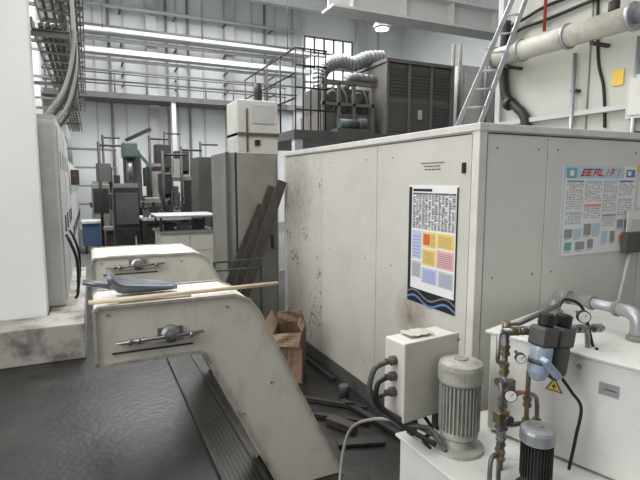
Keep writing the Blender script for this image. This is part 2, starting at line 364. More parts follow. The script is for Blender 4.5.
G().box(8.1,9.4,9.4,10.4,2.72,4.5).done('housing',M_ltgrey,e,bevel=.02)
G().box(8.2,8.7,9.38,9.4,2.8,4.3).done('door',M_cab,e,bevel=.005)
for x in(7.75,7.95,8.75,9.1): G().cyl((x,9.3,2.72),(x,9.3,4.9),.045,seg=10).done('riser_pipe',M_grey,e)
e=thing('machine_column','tall pale grey machine column with dark head plate','machine',(2.28,7.2,0))
G().box(1.97,2.59,7,7.6,0,2.93).done('column',M_cab,e,bevel=.02)
G().box(2.1,2.12,6.97,7.0,1.9,2.8).done('rail',M_greyd,e)
G().box(2.2,2.52,6.98,7.0,2.6,2.86).done('panel',M_ltgrey,e)
G().box(2.22,2.3,6.97,6.98,2.28,2.36).done('switch_plate',M_dark,e)
G().box(1.97,2.59,6.96,7.6,2.42,2.46).done('band',M_greyd,e)
G().cyl((2.35,7.2,2.93),(2.35,7.2,3.2),.06).done('cap',M_dark,e)

# ---------------- grey tall cabinets beside enclosure
e=thing('tall_steel_cabinet','tall worn grey steel cabinet beside the enclosure','cabinet',(1.6,5.5,0))
G().box(1.34,1.93,5.25,5.95,.08,2.07).done('body',M_grey,e,bevel=.01)
G().box(1.36,1.91,5.3,5.9,0,.08).done('plinth',M_dark,e)
G().box(1.46,1.91,5.235,5.25,.12,2.03).done('door',M_grey,e,bevel=.004)
G().box(1.335,1.365,5.22,5.25,.08,2.07).done('corner_strip',M_greyd,e)
G().box(1.44,1.455,5.235,5.25,.08,2.07).done('corner_strip',M_dark,e)
G().box(1.84,1.86,5.2,5.235,1.0,1.16).done('handle',M_dark,e)
e=thing('distant_cabinet','dark grey double-door cabinet in the hall','cabinet',(2.15,9.3,0))
G().box(1.80,2.5,9.0,9.7,.05,2.2).done('body',M_greyd,e,bevel=.01)
for x in(1.82,2.16): G().box(x,x+.32,8.98,9.0,.1,2.15).done('door',M_greyd,e,bevel=.005)
G().box(1.82,2.48,9.05,9.65,0,.05).done('plinth',M_black,e)
for x in(2.1,2.19): G().box(x,x+.02,8.96,8.98,1.0,1.2).done('handle',M_ltgrey,e)
for k,(dx,w,y,h) in enumerate(((0.02,.10,4.96,1.76),(-.08,.09,5.06,1.7),(-.2,.08,5.14,1.5))):
    G().beam((1.22+dx,y,.02),(1.86+dx*.8,y,h),w,.035,up=(0,1,0)).done('wooden_plank',M_wood,label='long thin dark plank leaning against the white enclosure',cat='plank',group='leaning planks')

# ---------------- enclosure
X0=1.95;Y0=2.1;Y1=5.06;ZT=2.06;XR=4.58
e=thing('machine_enclosure','large grey-white panelled machine tool enclosure','machine',(3.2,3.6,0))
G().box(X0+.03,XR,Y0+.03,Y1,.05,ZT-.05).done('frame',M_seam,e)
for y0,y1,mm in((2.16,3.157,M_encn),(3.163,4.117,M_enc),(4.123,5.03,M_encs)): G().box(X0,X0+.035,y0,y1,.12,ZT-.035).done('panel',mm,e,bevel=.003)
for x0,x1 in((2.01,2.477),(2.483,3.4),(3.406,4.55)): G().box(x0,x1,Y0,Y0+.035,.12,ZT-.035).done('panel',M_encf,e,bevel=.003)
G().box(X0-.006,X0+.05,Y0-.006,Y0+.05,.05,ZT).done('corner_post',M_trim,e,bevel=.004)
G().box(X0-.006,X0+.05,Y1-.03,Y1+.02,.05,ZT).done('corner_post',M_trim,e,bevel=.004)
g=G().box(X0-.012,X0+.06,Y0-.012,Y1+.02,ZT-.03,ZT+.012); g.box(X0+.06,XR,Y0-.012,Y0+.06,ZT-.03,ZT+.012)
g.done('top_rail',M_trim,e,bevel=.004)
G().box(X0,XR,Y0,Y1,ZT-.045,ZT-.03).done('roof_panel',M_ltgrey,e)
g=G().box(X0-.004,X0+.05,Y0,Y1,0.0,.12); g.box(X0+.05,XR,Y0-.004,Y0+.05,0,.12)
g.done('base_rail',M_greyd,e)
for y in(2.95,3.32,3.95,4.28,4.9):
    for z in(.3,1.15,1.92): G().cyl((X0-.004,y,z),(X0,y,z),.006,seg=8).done('screw',M_grey,e)
for x in(2.08,2.4,2.56,3.3):
    for z in(1.2,1.94): G().cyl((x,Y0-.004,z),(x,Y0,z),.006,seg=8).done('screw',M_grey,e)
G().box(X0-.012,X0,2.2,2.225,1.80,1.86).done('latch',M_black,e)
random.seed(2)
for k,(a,b) in enumerate(((2.40,2.62),(2.43,2.59),(2.44,2.58))):
    y=b
    while y>a:
        w_=random.uniform(.012,.03); G().box(X0-.002,X0-.001,y-w_,y,1.865-k*.02,1.872-k*.02).done('small_print',M_greyd,e); y-=w_+.007

# poster on side face
M_p=[M_paper,M_ink,M_orange,mat('print_yellow',(228,200,110),.6),mat('print_pink',(222,170,176),.6),mat('print_blue',(98,130,180),.6),mat('print_grey',(120,122,125),.6),mat('print_lilac',(184,192,220),.6),mat('print_grey_light',(188,190,190),.6)]
py0,py1=2.25,2.74; pz0,pz1=.95,1.73
g=G(); xf=X0-.003
def pr(u0,u1,v0,v1,m,lay=1):
    a=py1-(py1-py0)*u0; b=py1-(py1-py0)*u1; c=pz0+(pz1-pz0)*v0; d=pz0+(pz1-pz0)*v1
    x=xf-.0006*lay
    g.quad((x,a,c),(x,b,c),(x,b,d),(x,a,d),m)
g.box(xf,X0-.0008,py0,py1,pz0,pz1,0)
pr(0,1,0,.985,1,1); pr(.07,.97,.12,.985,0,2)
random.seed(21)
for k in range(17):
    v=.64+k*.0175
    pr(.09,.96,v,v+.0035,6,4)
    for j in range(13):
        if random.random()<.85: pr(.11+j*.066,.11+j*.066+random.uniform(.025,.05),v+.006,v+.0135,random.choice([1,1,1,6]),5)
for j in (0,2,4,7,10,13): pr(.095+j*.066,.10+j*.066,.64,.935,6,4)
pr(.09,.96,.925,.937,6,4)
pr(.09,.5,.948,.97,1,3)
pr(.32,.6,.49,.62,3,3); pr(.62,.95,.50,.62,3,3); pr(.34,.48,.51,.6,2,4)
pr(.32,.6,.34,.475,3,3); pr(.62,.95,.34,.485,4,3); pr(.09,.30,.38,.62,7,3); pr(.09,.30,.22,.36,8,3)
pr(.32,.64,.19,.32,7,3); pr(.66,.95,.19,.32,8,3)
for k in range(7):
    pr(.5,.58,.505+k*.015,.509+k*.015,6,5); pr(.65,.92,.36+k*.016,.364+k*.016,6,5); pr(.11,.28,.235+k*.016,.239+k*.016,6,5)
    pr(.35,.57,.36+k*.015,.364+k*.015,6,5); pr(.11,.28,.40+k*.028,.405+k*.028,5,5); pr(.65,.9,.515+k*.013,.518+k*.013,6,5); pr(.35,.6,.205+k*.015,.209+k*.015,5,5); pr(.69,.92,.205+k*.015,.209+k*.015,5,5)
for k in range(24):
    u=k/24; h=.05+.03*math.sin(k*.4); h2=.05+.03*math.sin(k*.4+.4)
    for o_,w_,mm in((-.03,.018,5),(.02,.014,6)):
        x=xf-.0018; a=py1-(py1-py0)*u; b=py1-(py1-py0)*(u+1/24); Z=lambda v: pz0+(pz1-pz0)*v
        g.quad((x,a,Z(h+o_)),(x,b,Z(h2+o_)),(x,b,Z(h2+o_+w_)),(x,a,Z(h+o_+w_)),mm)
g.done('wall_chart',M_p,label='printed technical wall chart with tables and coloured diagrams',cat='poster')

# calendar poster on front face
g=G(); qx0,qx1=2.62,3.32; qz0,qz1=1.29,1.85; yf=Y0-.003
M_q=[mat('print_poster_white',(233,234,234),.6),M_ink,mat('print_red',(222,108,82),.6),mat('print_sky',(182,206,226),.6),M_p[5],mat('print_soft_grey',(150,153,157),.6),mat('print_salmon',(232,150,112),.6),M_p[3],mat('print_teal',(120,170,178),.6)]
g.box(qx0,qx1,yf,Y0-.0008,qz0,qz1,0)
def pq(u0,u1,v0,v1,m,lay=1,sh=0):
    X=lambda u,v: qx0+(qx1-qx0)*(u+sh*(v-.88)); Z=lambda v: qz0+(qz1-qz0)*v; y=yf-.0006*lay
    g.quad((X(u0,v0),y,Z(v0)),(X(u1,v0),y,Z(v0)),(X(u1,v1),y,Z(v1)),(X(u0,v1),y,Z(v1)),m)
def strokes(u,w,v0,v1,kind,m):
    t=w*.3; h=v1-v0; s_=.42
    if kind in 'EBRDLF': pq(u,u+t,v0,v1,m,3,s_)
    if kind in 'EBRDF': pq(u,u+w,v1-h*.2,v1,m,3,s_)
    if kind in 'EBDL': pq(u,u+w,v0,v0+h*.2,m,3,s_)
    if kind in 'EBRF': pq(u,u+w*.8,v0+h*.42,v0+h*.58,m,3,s_)
    if kind in 'BRD': pq(u+w-t,u+w,v0+h*.08,v1,m,3,s_)
    if kind in 'I': pq(u+w*.3,u+w*.62,v0,v1,m,3,s_)
pq(0,.02,0,1,3); pq(.02,.82,.86,1,3)
pq(.04,.17,.865,.975,8,2); pq(.08,.13,.89,.95,0,3)
for k,ch in enumerate('BERLIFI'): strokes(.22+k*.078,.068,.888,.97,ch,2 if k<4 else 6)
pq(.85,.98,.875,.965,4,2); pq(.87,.92,.895,.945,0,3)
random.seed(5)
def table(u0,u1,v0,v1,hd):
    pq(u0,u1,v1-.02,v1,hd,2)
    v=v1-.034
    while v>v0:
        u=u0
        while u<u1-.02:
            w=random.uniform(.015,.04); w=min(w,u1-u)
            if random.random()<.85: pq(u,u+w,v,v+.007,random.choice([5,5,1]) if random.random()<.4 else 5,2)
            u+=w+.012
        v-=.02
for a in((.05,.27,.52,.84,8),(.29,.52,.6,.84,3),(.29,.52,.40,.57,6),(.54,.74,.48,.84,3),(.76,.97,.66,.84,4),(.76,.97,.42,.63,3),(.05,.27,.34,.49,3),(.54,.74,.30,.45,8)): table(*a)
for u0,v0,w,h,m in((.05,.2,.1,.1,5),(.17,.2,.1,.1,3),(.3,.22,.1,.13,5),(.42,.22,.1,.13,3),(.76,.28,.09,.1,5),(.87,.28,.1,.1,8),(.06,.06,.09,.09,8),(.2,.06,.12,.09,5),(.36,.07,.08,.1,5),(.55,.12,.08,.13,3),(.67,.12,.07,.13,5),(.8,.1,.07,.1,6)):
    pq(u0,u0+w,v0,v0+h,m,2); pq(u0,u0+w*.8,v0-.02,v0-.013,5,2)
g.done('wall_calendar',M_q,label='large white printed poster with slanted red header and small tables',cat='poster')
e=thing('document_holder','dark document holder with white papers on the panel','holder',(3.3,2.08,1.28))
G().box(3.2,3.42,2.05,2.09,1.28,1.42).done('pocket',M_greyd,e,bevel=.004)
G().box(3.22,3.40,2.07,2.075,1.32,1.56).done('paper',M_paper,e)
G().box(3.24,3.38,2.06,2.064,1.32,1.5,R=Matrix.Rotation(.08,3,'Y')).done('paper',M_cab,e)
G().box(3.36,3.62,Y0-.003,Y0-.0008,1.58,1.76).done('paper_notice',M_paper,label='plain white paper notice taped to the panel',cat='paper')
G().box(3.33,3.37,Y0-.004,Y0-.0008,1.82,1.86).done('yellow_sticker',M_yellow,label='small yellow sticker on the panel',cat='sticker')

# ---------------- chip conveyors
def conveyor(y0,w,label,top,tz,bx_,wide):
    e=thing('chip_conveyor',label,'conveyor',(.7,y0+w/2,0),'chip conveyors')
    W=wide
    prof=[(-.01,.885),(-.01,top-.015),(.01,top),(.66+W,top),(.74+W,top-.035),(.79+W,top-.1),(1.30+W,0),(.91+W,0),(.50+W,.87),(.47+W,.885)]
    G().prism(prof,'y',y0,y0+w).done('housing',M_conv,e,bevel=.006)
    for ys in((y0-.014,y0),(y0+w,y0+w+.014)):
        g=G(); n=len(prof)
        for i in range(n):
            a=prof[i];b=prof[(i+1)%n]
            if a[1]<.02 and b[1]<.02: continue
            g.beam((a[0],sum(ys)/2,a[1]),(b[0],sum(ys)/2,b[1]),.014,.014,up=(0,1,0))
        g.done('rim',M_convd,e)
    G().box(.06,.44,y0-.006,y0,tz-.05,tz-.042).done('slot',M_seam,e)
    G().box(.10,.45,y0+.05,y0+w-.05,top+.001,top+.007).done('lid',M_cab,e,bevel=.002)
    G().beam((.10,y0-.022,tz-.005),(.47,y0-.022,tz+.005),.012,.03,up=(0,1,0)).done('slide_rail',M_convd,e)
    G().cyl((.08,y0-.035,tz+.01),(.49,y0-.035,tz+.02),.007,seg=8).done('threaded_rod',M_steel,e)
    for x in(.13,.17,.42): G().cyl((x,y0-.035,tz+.011),(x+.015,y0-.035,tz+.011),.016,seg=6).done('nut',M_steel,e)
    g=G().lathe((bx_,y0,tz+.02),(0,-1,0),[(.046,0),(.046,.02),(.032,.03),(.032,.045),(.012,.05),(.012,.065)],20)
    g.box(bx_-.06,bx_+.06,y0-.016,y0-.004,tz-.015,tz+.055); g.done('bearing',M_steel,e)
    for x,z in((.05,top-.04),(.62,top-.06),(.86+W,.65),(.7+W,.5)):
        G().cyl((x,y0-.006,z),(x,y0,z),.007,seg=8).done('bolt',M_grey,e)
    return e
conveyor(2.47,.38,'off-white inclined chip conveyor with greasy tensioner, shovel on top',1.165,.98,.33,0)
conveyor(3.86,.62,'off-white inclined chip conveyor with exposed bearing and tensioner rod',1.20,1.12,.30,.06)
G().cyl((-.03,2.50,1.186),(.93,2.545,1.186),.011,seg=12).done('wooden_stick',M_pale,label='long pale wooden stick lying across the conveyor',cat='stick')
e=thing('shovel','curved silver metal shovel blade with raised rim on the conveyor','shovel',(.2,2.7,1.18))
g=G(); rows=[]
NI,NJ=14,12
for i in range(NI+1):
    t=i/NI; x=.06+.34*t; w=.10*math.sqrt(max(.02,1-max(0,(t-.35)/.65)**2)); row=[]
    for j in range(NJ+1):
        s_=j/NJ*2-1; rim=.04*abs(s_)**4*(1-.7*t)+.03*s_*s_*(1-.6*t)+.045*max(0,1-t*6)
        row.append(g.bm.verts.new((x,2.66+s_*w,1.183+rim)))
    rows.append(row)
for i in range(NI):
    for j in range(NJ):
        F=g.bm.faces.new([rows[i][j],rows[i][j+1],rows[i+1][j+1],rows[i+1][j]]); F.smooth=True
o=g.done('blade',M_blade,e); sm=o.modifiers.new('thick','SOLIDIFY'); sm.thickness=.004
G().cyl((.08,2.66,1.222),(-.05,2.70,1.25),.015,seg=12).done('socket',M_blade,e)

# ---------------- floor items
g=G().box(.64,.84,2.5,6.8,0.001,.02,0); g.box(.615,.64,2.5,6.8,.001,.03,1); g.box(.84,.865,2.5,6.8,.001,.03,1)
g.done('tread_plate_cover',[M_tread,M_dark],label='raised diamond tread steel strip covering the conveyor trench',cat='floor plate')
e=thing('cardboard_box','crumpled dull brown cardboard box on the dirty floor','box',(1.58,3.95,0))
R=Matrix.Rotation(math.radians(-30),3,'Z'); bo=Vector((1.56,3.98,0))
def T(v): return R@Vector(v)+bo
hx,hy,H=.13,.14,.46
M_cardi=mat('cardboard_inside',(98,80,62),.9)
def wallq(name,pts,m=M_card):
    g=G(); P4=[T(p) for p in pts]; n_=6; gr=[]
    for i in range(n_+1):
        rr=[]
        for j in range(n_+1):
            u,v=i/n_,j/n_; p=P4[0]*(1-u)*(1-v)+P4[1]*u*(1-v)+P4[2]*u*v+P4[3]*(1-u)*v
            k=math.sin(math.pi*u)*math.sin(math.pi*v)*.02*math.sin(7*u+5*v+pts[0][0]*40)
            rr.append(g.bm.verts.new(p+Vector((k,k,0))))
        gr.append(rr)
    for i in range(n_):
        for j in range(n_): g.bm.faces.new([gr[i][j],gr[i+1][j],gr[i+1][j+1],gr[i][j+1]])
    o=g.done(name,m,e); s_=o.modifiers.new('t','SOLIDIFY'); s_.thickness=.006; return o
wallq('side',[(-hx,-hy,0),(hx,-hy,0),(hx,-hy,H),(-hx,-hy,H-.03)]); wallq('side',[(-hx,hy,0),(hx,hy,0),(hx,hy,H),(-hx,hy,H)],M_cardi)
wallq('side',[(-hx,-hy,0),(-hx,hy,0),(-hx,hy,H),(-hx,-hy,H-.03)]); wallq('side',[(hx,-hy,0),(hx,hy,0),(hx,hy,H),(hx,-hy,H)],M_cardi)
wallq('bottom',[(-hx,-hy,.01),(hx,-hy,.01),(hx,hy,.01),(-hx,hy,.01)],M_cardi)
wallq('flap',[(-hx,-hy,H-.03),(-hx,hy,H),(-hx-.06,hy+.02,H+.11),(-hx-.08,-hy+.03,H+.05)])
wallq('flap',[(-hx,hy,H),(hx,hy,H),(hx-.03,hy-.03,H+.14),(-hx+.0,hy+.0,H+.10)])
wallq('flap',[(hx,-hy,H),(hx,hy,H),(hx-.05,hy-.01,H+.07),(hx-.04,-hy+.04,H+.05)])
wallq('flap',[(-hx,-hy,H-.03),(hx,-hy,H),(hx-.02,-hy-.05,H-.12),(-hx+.02,-hy-.05,H-.12)])
for x,y,h in((1.2,4.75,.9),(1.38,4.72,.82)):
    e=thing('coolant_canister','small green coolant canister near the conveyor','canister',(x,y,0),'green canisters')
    G().lathe((x,y,0),(0,0,1),[(.06,0),(.06,h*.28),(.03,h*.33),(.03,h*.36)],14).done('body',M_green,e)
    G().cyl((x,y,h*.36),(x,y,h*.4),.035).done('cap',M_white,e)
e=thing('equipment_stand','low dark green steel stand by the cabinet','stand',(1.3,4.6,0))
for x in(1.04,1.5): G().box(x-.01,x+.01,4.58,4.60,0,.98).done('leg',M_green,e)
G().box(1.03,1.51,4.58,4.6,.98,1.0).done('crossbar',M_green,e); G().box(1.03,1.51,4.58,4.6,.9,.915).done('crossbar',M_green,e)
for p0,p1,w,h,mm,lb in (((1.25,3.35,.02),(1.75,2.9,.02),.04,.03,M_dark,'dark steel angle section lying on the dirty floor'),
                  ((1.45,3.5,.02),(1.85,3.1,.02),.03,.03,M_dark,'steel bar lying on the dirty floor'),
                  ((1.42,2.75,.015),(1.72,2.65,.015),.08,.02,M_dark,'flat metal offcut lying on the dirty floor'),
                  ((1.5,3.05,.03),(1.6,2.85,.03),.08,.05,M_wood,'short wooden block on the dirty floor'),
                  ((1.74,3.3,.02),(1.88,2.5,.02),.05,.03,M_dark,'dark steel channel lying beside the enclosure'),
                  ((1.85,4.6,.02),(1.87,3.7,.02),.04,.03,M_dark,'dark channel lying along the enclosure base')):
    G().beam(p0,p1,w,h).done('scrap_bar',mm,label=lb,cat='scrap metal')
G().lathe((1.82,3.42,0),(0,0,1),[(.04,0),(.045,.08),(.04,.09)],16).done('tin_can',M_greyd,label='small dirty metal can on the floor',cat='can')
# ---------------- plinth and left cabinets
G().box(-3.0,-.11,5.28,5.74,0,.36).done('concrete_plinth',M_conc,label='oil-stained chipped concrete plinth beneath the pale wall',cat='plinth',bevel=.012)
G().box(-.455,-.11,5.745,8.9,0,.355).done('concrete_ledge',M_conc,label='chipped concrete ledge running in front of the cabinets',cat='plinth',bevel=.012)
G().box(-1.24,-.46,6.11,8.9,0,.355).done('cabinet_base',M_conc,label='concrete base slab under the cabinets',cat='plinth')
src=None
cx=-.30
for k in range(7):
    y=6.15+k*1.4
    if src is None:
        e=thing('electrical_cabinet','tall cream electrical cabinet with grey doors','cabinet',(-.7,y+.6,.36),'row of electrical cabinets')
        G().box(-1.1,cx,y,y+1.3,.36,2.42).done('body',M_cab,e,bevel=.01)
        G().box(-1.08,cx-.03,y-.008,y,.4,2.38).done('side_panel',M_ltgrey,e,bevel=.003)
        for a,b in((y+.03,y+.64),(y+.66,y+1.27)):
            G().box(cx,cx+.015,a,b,.42,2.36).done('door',M_ltgrey,e,bevel=.005)
            G().box(cx+.015,cx+.03,b-.08,b-.05,1.15,1.35).done('handle',M_greyd,e)
            G().box(cx+.015,cx+.018,a+.15,b-.2,1.9,2.1).done('vent',M_grey,e)
        G().box(-1.08,cx-.01,y+.02,y+1.28,2.42,2.48).done('roof_cap',M_ltgrey,e)
        src=e
    else: copy_thing(src,(0,1.4*k,0 if k<2 else -.355))
for k,(y,z) in enumerate(((6.3,.95),(6.7,.85),(7.4,.9))):
    G().tube([(cx+.035,y,z+.2),(-.22,y-.05,z+.1),(-.17,y,z-.12),(-.18,y+.1,.45),(-.22,y+.1,.38)],.016,8).done('hanging_hose',[M_black,M_grey,M_black][k],label='hose looping down beside the cabinets',cat='hose',group='hoses by the cabinets')
e=thing('switch_box','small grey switch box with red button','switch box',(-.2,9.05,1.85))
G().box(-.265,-.14,9.0,9.2,1.7,1.95).done('housing',M_greyd,e,bevel=.01)
G().cyl((-.21,8.98,1.85),(-.21,9.0,1.85),.03).done('button',M_red,e)
for z,x0,x1,y0,y1 in((4.0,-.5,0,6.1,18),(3.35,-.46,-.12,6.1,18),(4.55,-.4,.05,6.1,18)):
    e=thing('cable_tray','grey-brown steel cable tray loaded with dark cables','cable tray',((x0+x1)/2,y0,z),'overhead cable trays')
    for x in(x0,x1): G().box(x-.01,x+.01,y0,y1,z,z+.11).done('side_rail',M_tray,e)
    for k in range(22): G().box(x0,x1,y0+.05+k*.5,y0+.13+k*.5,z,z+.015).done('rung',M_tray,e)
    for k in range(4): G().cyl((x0+.08+k*(x1-x0-.1)/4,y0,z+.04),(x0+.08+k*(x1-x0-.1)/4,y1,z+.04),.022,seg=8).done('cable',M_greyd,e)
    for y in(6.2,9.2,12.2,15.2): G().beam((-1.24,y,z-.03),(x1,y,z-.03),.05,.05).done('bracket',M_tray,e)
for y in(6.4,6.9,7.6,8.3):
    G().tube([(-.08,y,3.99),(-.08,y,3.3),(-.2,y,2.8),(-.4,y,2.5)],.022,8).done('drop_conduit',[M_ltgrey,M_greyd][int(y*10)%2],label='conduit dropping from the tray to a cabinet',cat='conduit',group='conduit drops')

# ---------------- distant hall
e=thing('workbench','steel-topped table over a beige drawer cabinet','workbench',(1.27,7.5,0))
bx=.88; by=7.2
G().box(bx,bx+.76,by,by+.65,0,1.02).done('body',M_cab,e,bevel=.01)
for k in range(4): G().box(bx+.42,bx+.74,by-.02,by,.1+k*.22,.31+k*.22).done('drawer',M_cab,e,bevel=.004)
G().box(bx+.02,bx+.40,by-.02,by,.1,.98).done('door',M_cab,e,bevel=.004)
G().box(bx-.03,bx+.79,by-.04,by+.67,1.02,1.05).done('shelf_plate',M_grey,e)
for x in(bx,bx+.73):
    for y in(by,by+.62): G().box(x,x+.03,y,y+.03,1.05,1.25).done('leg',M_dark,e)
G().box(bx-.05,bx+.82,by-.08,by+.75,1.25,1.275).done('top',M_zinc,e)
for k in range(3):
    G().box(.95+k*.22,1.09+k*.22,7.35,7.6,1.05,1.13+.03*k).done('parts_tray',[M_dark,M_greyd,M_dark][k],label='dark parts tray under the table top',cat='tray',group='trays under the table')
e=thing('steel_frame_table','dark steel frame table with pale board top','table',(1.2,9.6,0))
G().box(.85,1.72,9.4,10.1,1.05,1.1).done('top',M_ltgrey,e)
for x in(.88,1.69):
    for y in(9.43,10.07): G().box(x-.03,x+.03,y-.03,y+.03,0,1.05).done('leg',M_dark,e)
G().box(.92,1.65,9.48,10.02,.3,.95).done('drawer_unit',M_dark,e)
e=thing('drilling_machine','dark milling machine with grey-teal arm','machine',(.9,13.8,0))
G().box(.55,1.35,13.5,14.3,0,1.0).done('base',M_dark,e,bevel=.03)
G().box(.85,1.25,13.8,14.3,1.0,2.6).done('column',M_greyd,e,bevel=.03)
G().box(.8,1.15,13.2,14.0,2.35,2.75).done('head',M_teal,e,bevel=.05)
G().cyl((.95,13.4,1.7),(.95,13.4,2.35),.08).done('spindle',M_steel,e)
G().box(.45,1.5,13.2,13.8,1.1,1.25).done('table',M_greyd,e,bevel=.01)
G().beam((1.1,13.6,2.6),(1.5,13.5,2.1),.08,.08).done('arm',M_teal,e)
G().beam((.9,13.6,2.8),(1.5,13.4,3.1),.08,.08).done('arm',M_dark,e)
e=thing('lathe','dark grey lathe with pale guard in the hall','machine',(2.2,13.2,0))
G().box(1.75,3.2,12.9,13.6,0,.8).done('bed',M_dark,e,bevel=.03)
G().box(1.78,2.1,12.9,13.6,.8,1.5).done('headstock',M_greyd,e,bevel=.03)
G().box(2.5,2.9,12.95,13.5,.8,1.15).done('carriage',M_teal,e,bevel=.02)
G().cyl((2.1,13.2,1.15),(2.2,13.2,1.15),.16).done('chuck',M_steel,e)
G().box(2.1,2.6,12.85,12.88,.8,1.5).done('guard',M_ltgrey,e)
def mcab(x0,x1,y0,y1,h,m1,m2,lab):
    e=thing('machine_cabinet',lab,'cabinet',((x0+x1)/2,(y0+y1)/2,0))
    G().box(x0,x1,y0,y1,0,h).done('body',m1,e,bevel=.02)
    w=x1-x0
    G().box(x0+w*.08,x1-w*.08,y0-.02,y0,h*.55,h*.93).done('panel',m2,e,bevel=.005)
    G().box(x0+w*.08,x1-w*.08,y0-.02,y0,h*.08,h*.5).done('door',m1,e,bevel=.005)
    G().box(x0+w*.75,x0+w*.8,y0-.04,y0-.02,h*.3,h*.4).done('handle',M_ltgrey,e)
    G().box(x0+.03,x1-.03,y0+.03,y1-.03,h,h+.07).done('top_tray',M_grey,e)
mcab(.42,.92,10.5,11.1,1.65,M_dark,M_greyd,'dark brown machine cabinet with grey panel')
mcab(1.0,1.35,10.6,11.1,1.35,M_greyd,M_dark,'low grey machine cabinet with dark door')
mcab(1.5,2.0,14.6,15.1,2.2,M_dark,M_grey,'tall dark switch cabinet in the machine row')
mcab(2.15,2.7,14.6,15.2,1.9,M_greyd,M_ltgrey,'grey control cabinet with pale panel')
mcab(.05,.5,14.4,15.0,1.7,M_grey,M_dark,'grey control cabinet with dark panel')
mcab(2.0,2.6,11.2,11.8,1.8,M_dark,M_greyd,'dark control cabinet behind the steel cabinet')
def toolm(x,y,w,d,h,m1,m2,lab):
    e=thing('toolroom_machine',lab,'machine',(x+w/2,y+d/2,0))
    G().box(x,x+w,y,y+d,0,h*.42).done('base',m1,e,bevel=.03)
    G().box(x+w*.3,x+w*.75,y+d*.4,y+d,h*.42,h*.95).done('column',m2,e,bevel=.02)
    G().box(x+w*.2,x+w*.7,y,y+d*.7,h*.75,h).done('head',m1,e,bevel=.03)
    G().box(x-.05,x+w+.05,y-.05,y+d*.4,h*.44,h*.5).done('table',m2,e,bevel=.01)
    G().cyl((x+w*.45,y+d*.2,h*.55),(x+w*.45,y+d*.2,h*.75),.06).done('spindle',M_steel,e)
    G().cyl((x+w*.85,y-.06,h*.38),(x+w*.85,y-.1,h*.38),.1).done('handwheel',M_steel,e)
    G().box(x+w*.78,x+w,y+d*.1,y+d*.3,h*.62,h*.85).done('control_panel',m2,e,bevel=.01)
toolm(1.35,11.5,.5,.7,1.95,M_dark,M_greyd,'dark knee milling machine beside a grey cabinet')
toolm(.05,15.8,.8,.8,2.3,M_greyd,M_dark,'dark drilling machine under the gallery')
toolm(1.7,15.8,.9,.8,2.9,M_dark,M_grey,'tall dark press with grey column')
toolm(2.9,15.2,.8,.9,2.5,M_grey,M_greyd,'grey milling machine near the back wall')
toolm(1.0,17,.8,.8,2.6,M_unitd,M_dark,'brown-grey machine under the gallery')
toolm(3.5,12.2,.7,.8,2.2,M_greyd,M_teal,'teal and grey machine in the hall')
toolm(.3,12.0,.5,.6,1.5,M_dark,M_grey,'low dark grinding machine in the aisle')
toolm(2.5,17.2,.9,.8,2.8,M_dark,M_greyd,'large dark drilling machine by the back wall')
for x,y,h in((.25,13.0,2.7),(1.55,14.3,3.0),(2.95,14.4,2.9),(1.42,10.8,2.4),(2.05,12.3,2.6),(.45,16.9,3.2),(2.3,16.9,3.4)):
    e=thing('jib_post','thin dark jib post with horizontal arm','post',(x,y,0),'jib posts')
    G().cyl((x,y,0),(x,y,h),.035,seg=8).done('post',M_dark,e)
    G().cyl((x,y,h-.08),(x+.5,y,h-.08),.025,seg=8).done('arm',M_dark,e)
cols=[M_greyd,M_dark,M_blue,M_dark,M_grey,M_dark]
for k in range(6):
    y=9.5; h=[.2,.3,.14,.34,.18,.26][k]; x=.87+k*.14
    g=G().box(x,x+.11,y,y+.12,1.1,1.1+h*.7,0); g.cyl((x+.055,y+.06,1.1+h*.7),(x+.055,y+.06,1.1+h),.03,m=1,seg=8)
    g.done('bench_container',[cols[k],M_dark],label='dark workshop container standing on the table',cat='container',group='clutter on the table')
e=thing('blue_trolley','dull blue steel trolley with grey top','trolley',(0,13.5,0))
G().box(-.2,.2,13.1,13.9,.2,.75).done('body',M_blue,e,bevel=.01)
G().box(-.22,.22,13.05,13.95,.75,.8).done('top',M_ltgrey,e)
for x in(-.15,.14): G().cyl((x,13.2,.1),(x+.04,13.2,.1),.1).done('wheel',M_black,e)
e=thing('storage_rack','light steel storage rack with empty shelves','rack',(.15,18,0))
for x in(-.6,.9):
    for y in(17.8,18.3): G().box(x-.03,x+.03,y-.03,y+.03,0,3.2).done('upright',M_ltgrey,e)
for z in(.4,1.0,1.6,2.2,2.8): G().box(-.6,.9,17.8,18.3,z,z+.05).done('shelf',M_grey,e)
e=thing('far_machine_hood','pale machining centre standing in the hall','machine',(4,16.8,0))
G().box(3.9,5.6,15.8,17.5,0,2.4).done('housing',M_ltgrey,e,bevel=.05)
G().box(4.1,4.8,15.77,15.8,.9,2.0).done('door',M_greyd,e)
G().box(4.9,5.4,15.7,15.8,1.1,1.9).done('control_panel',M_dark,e)

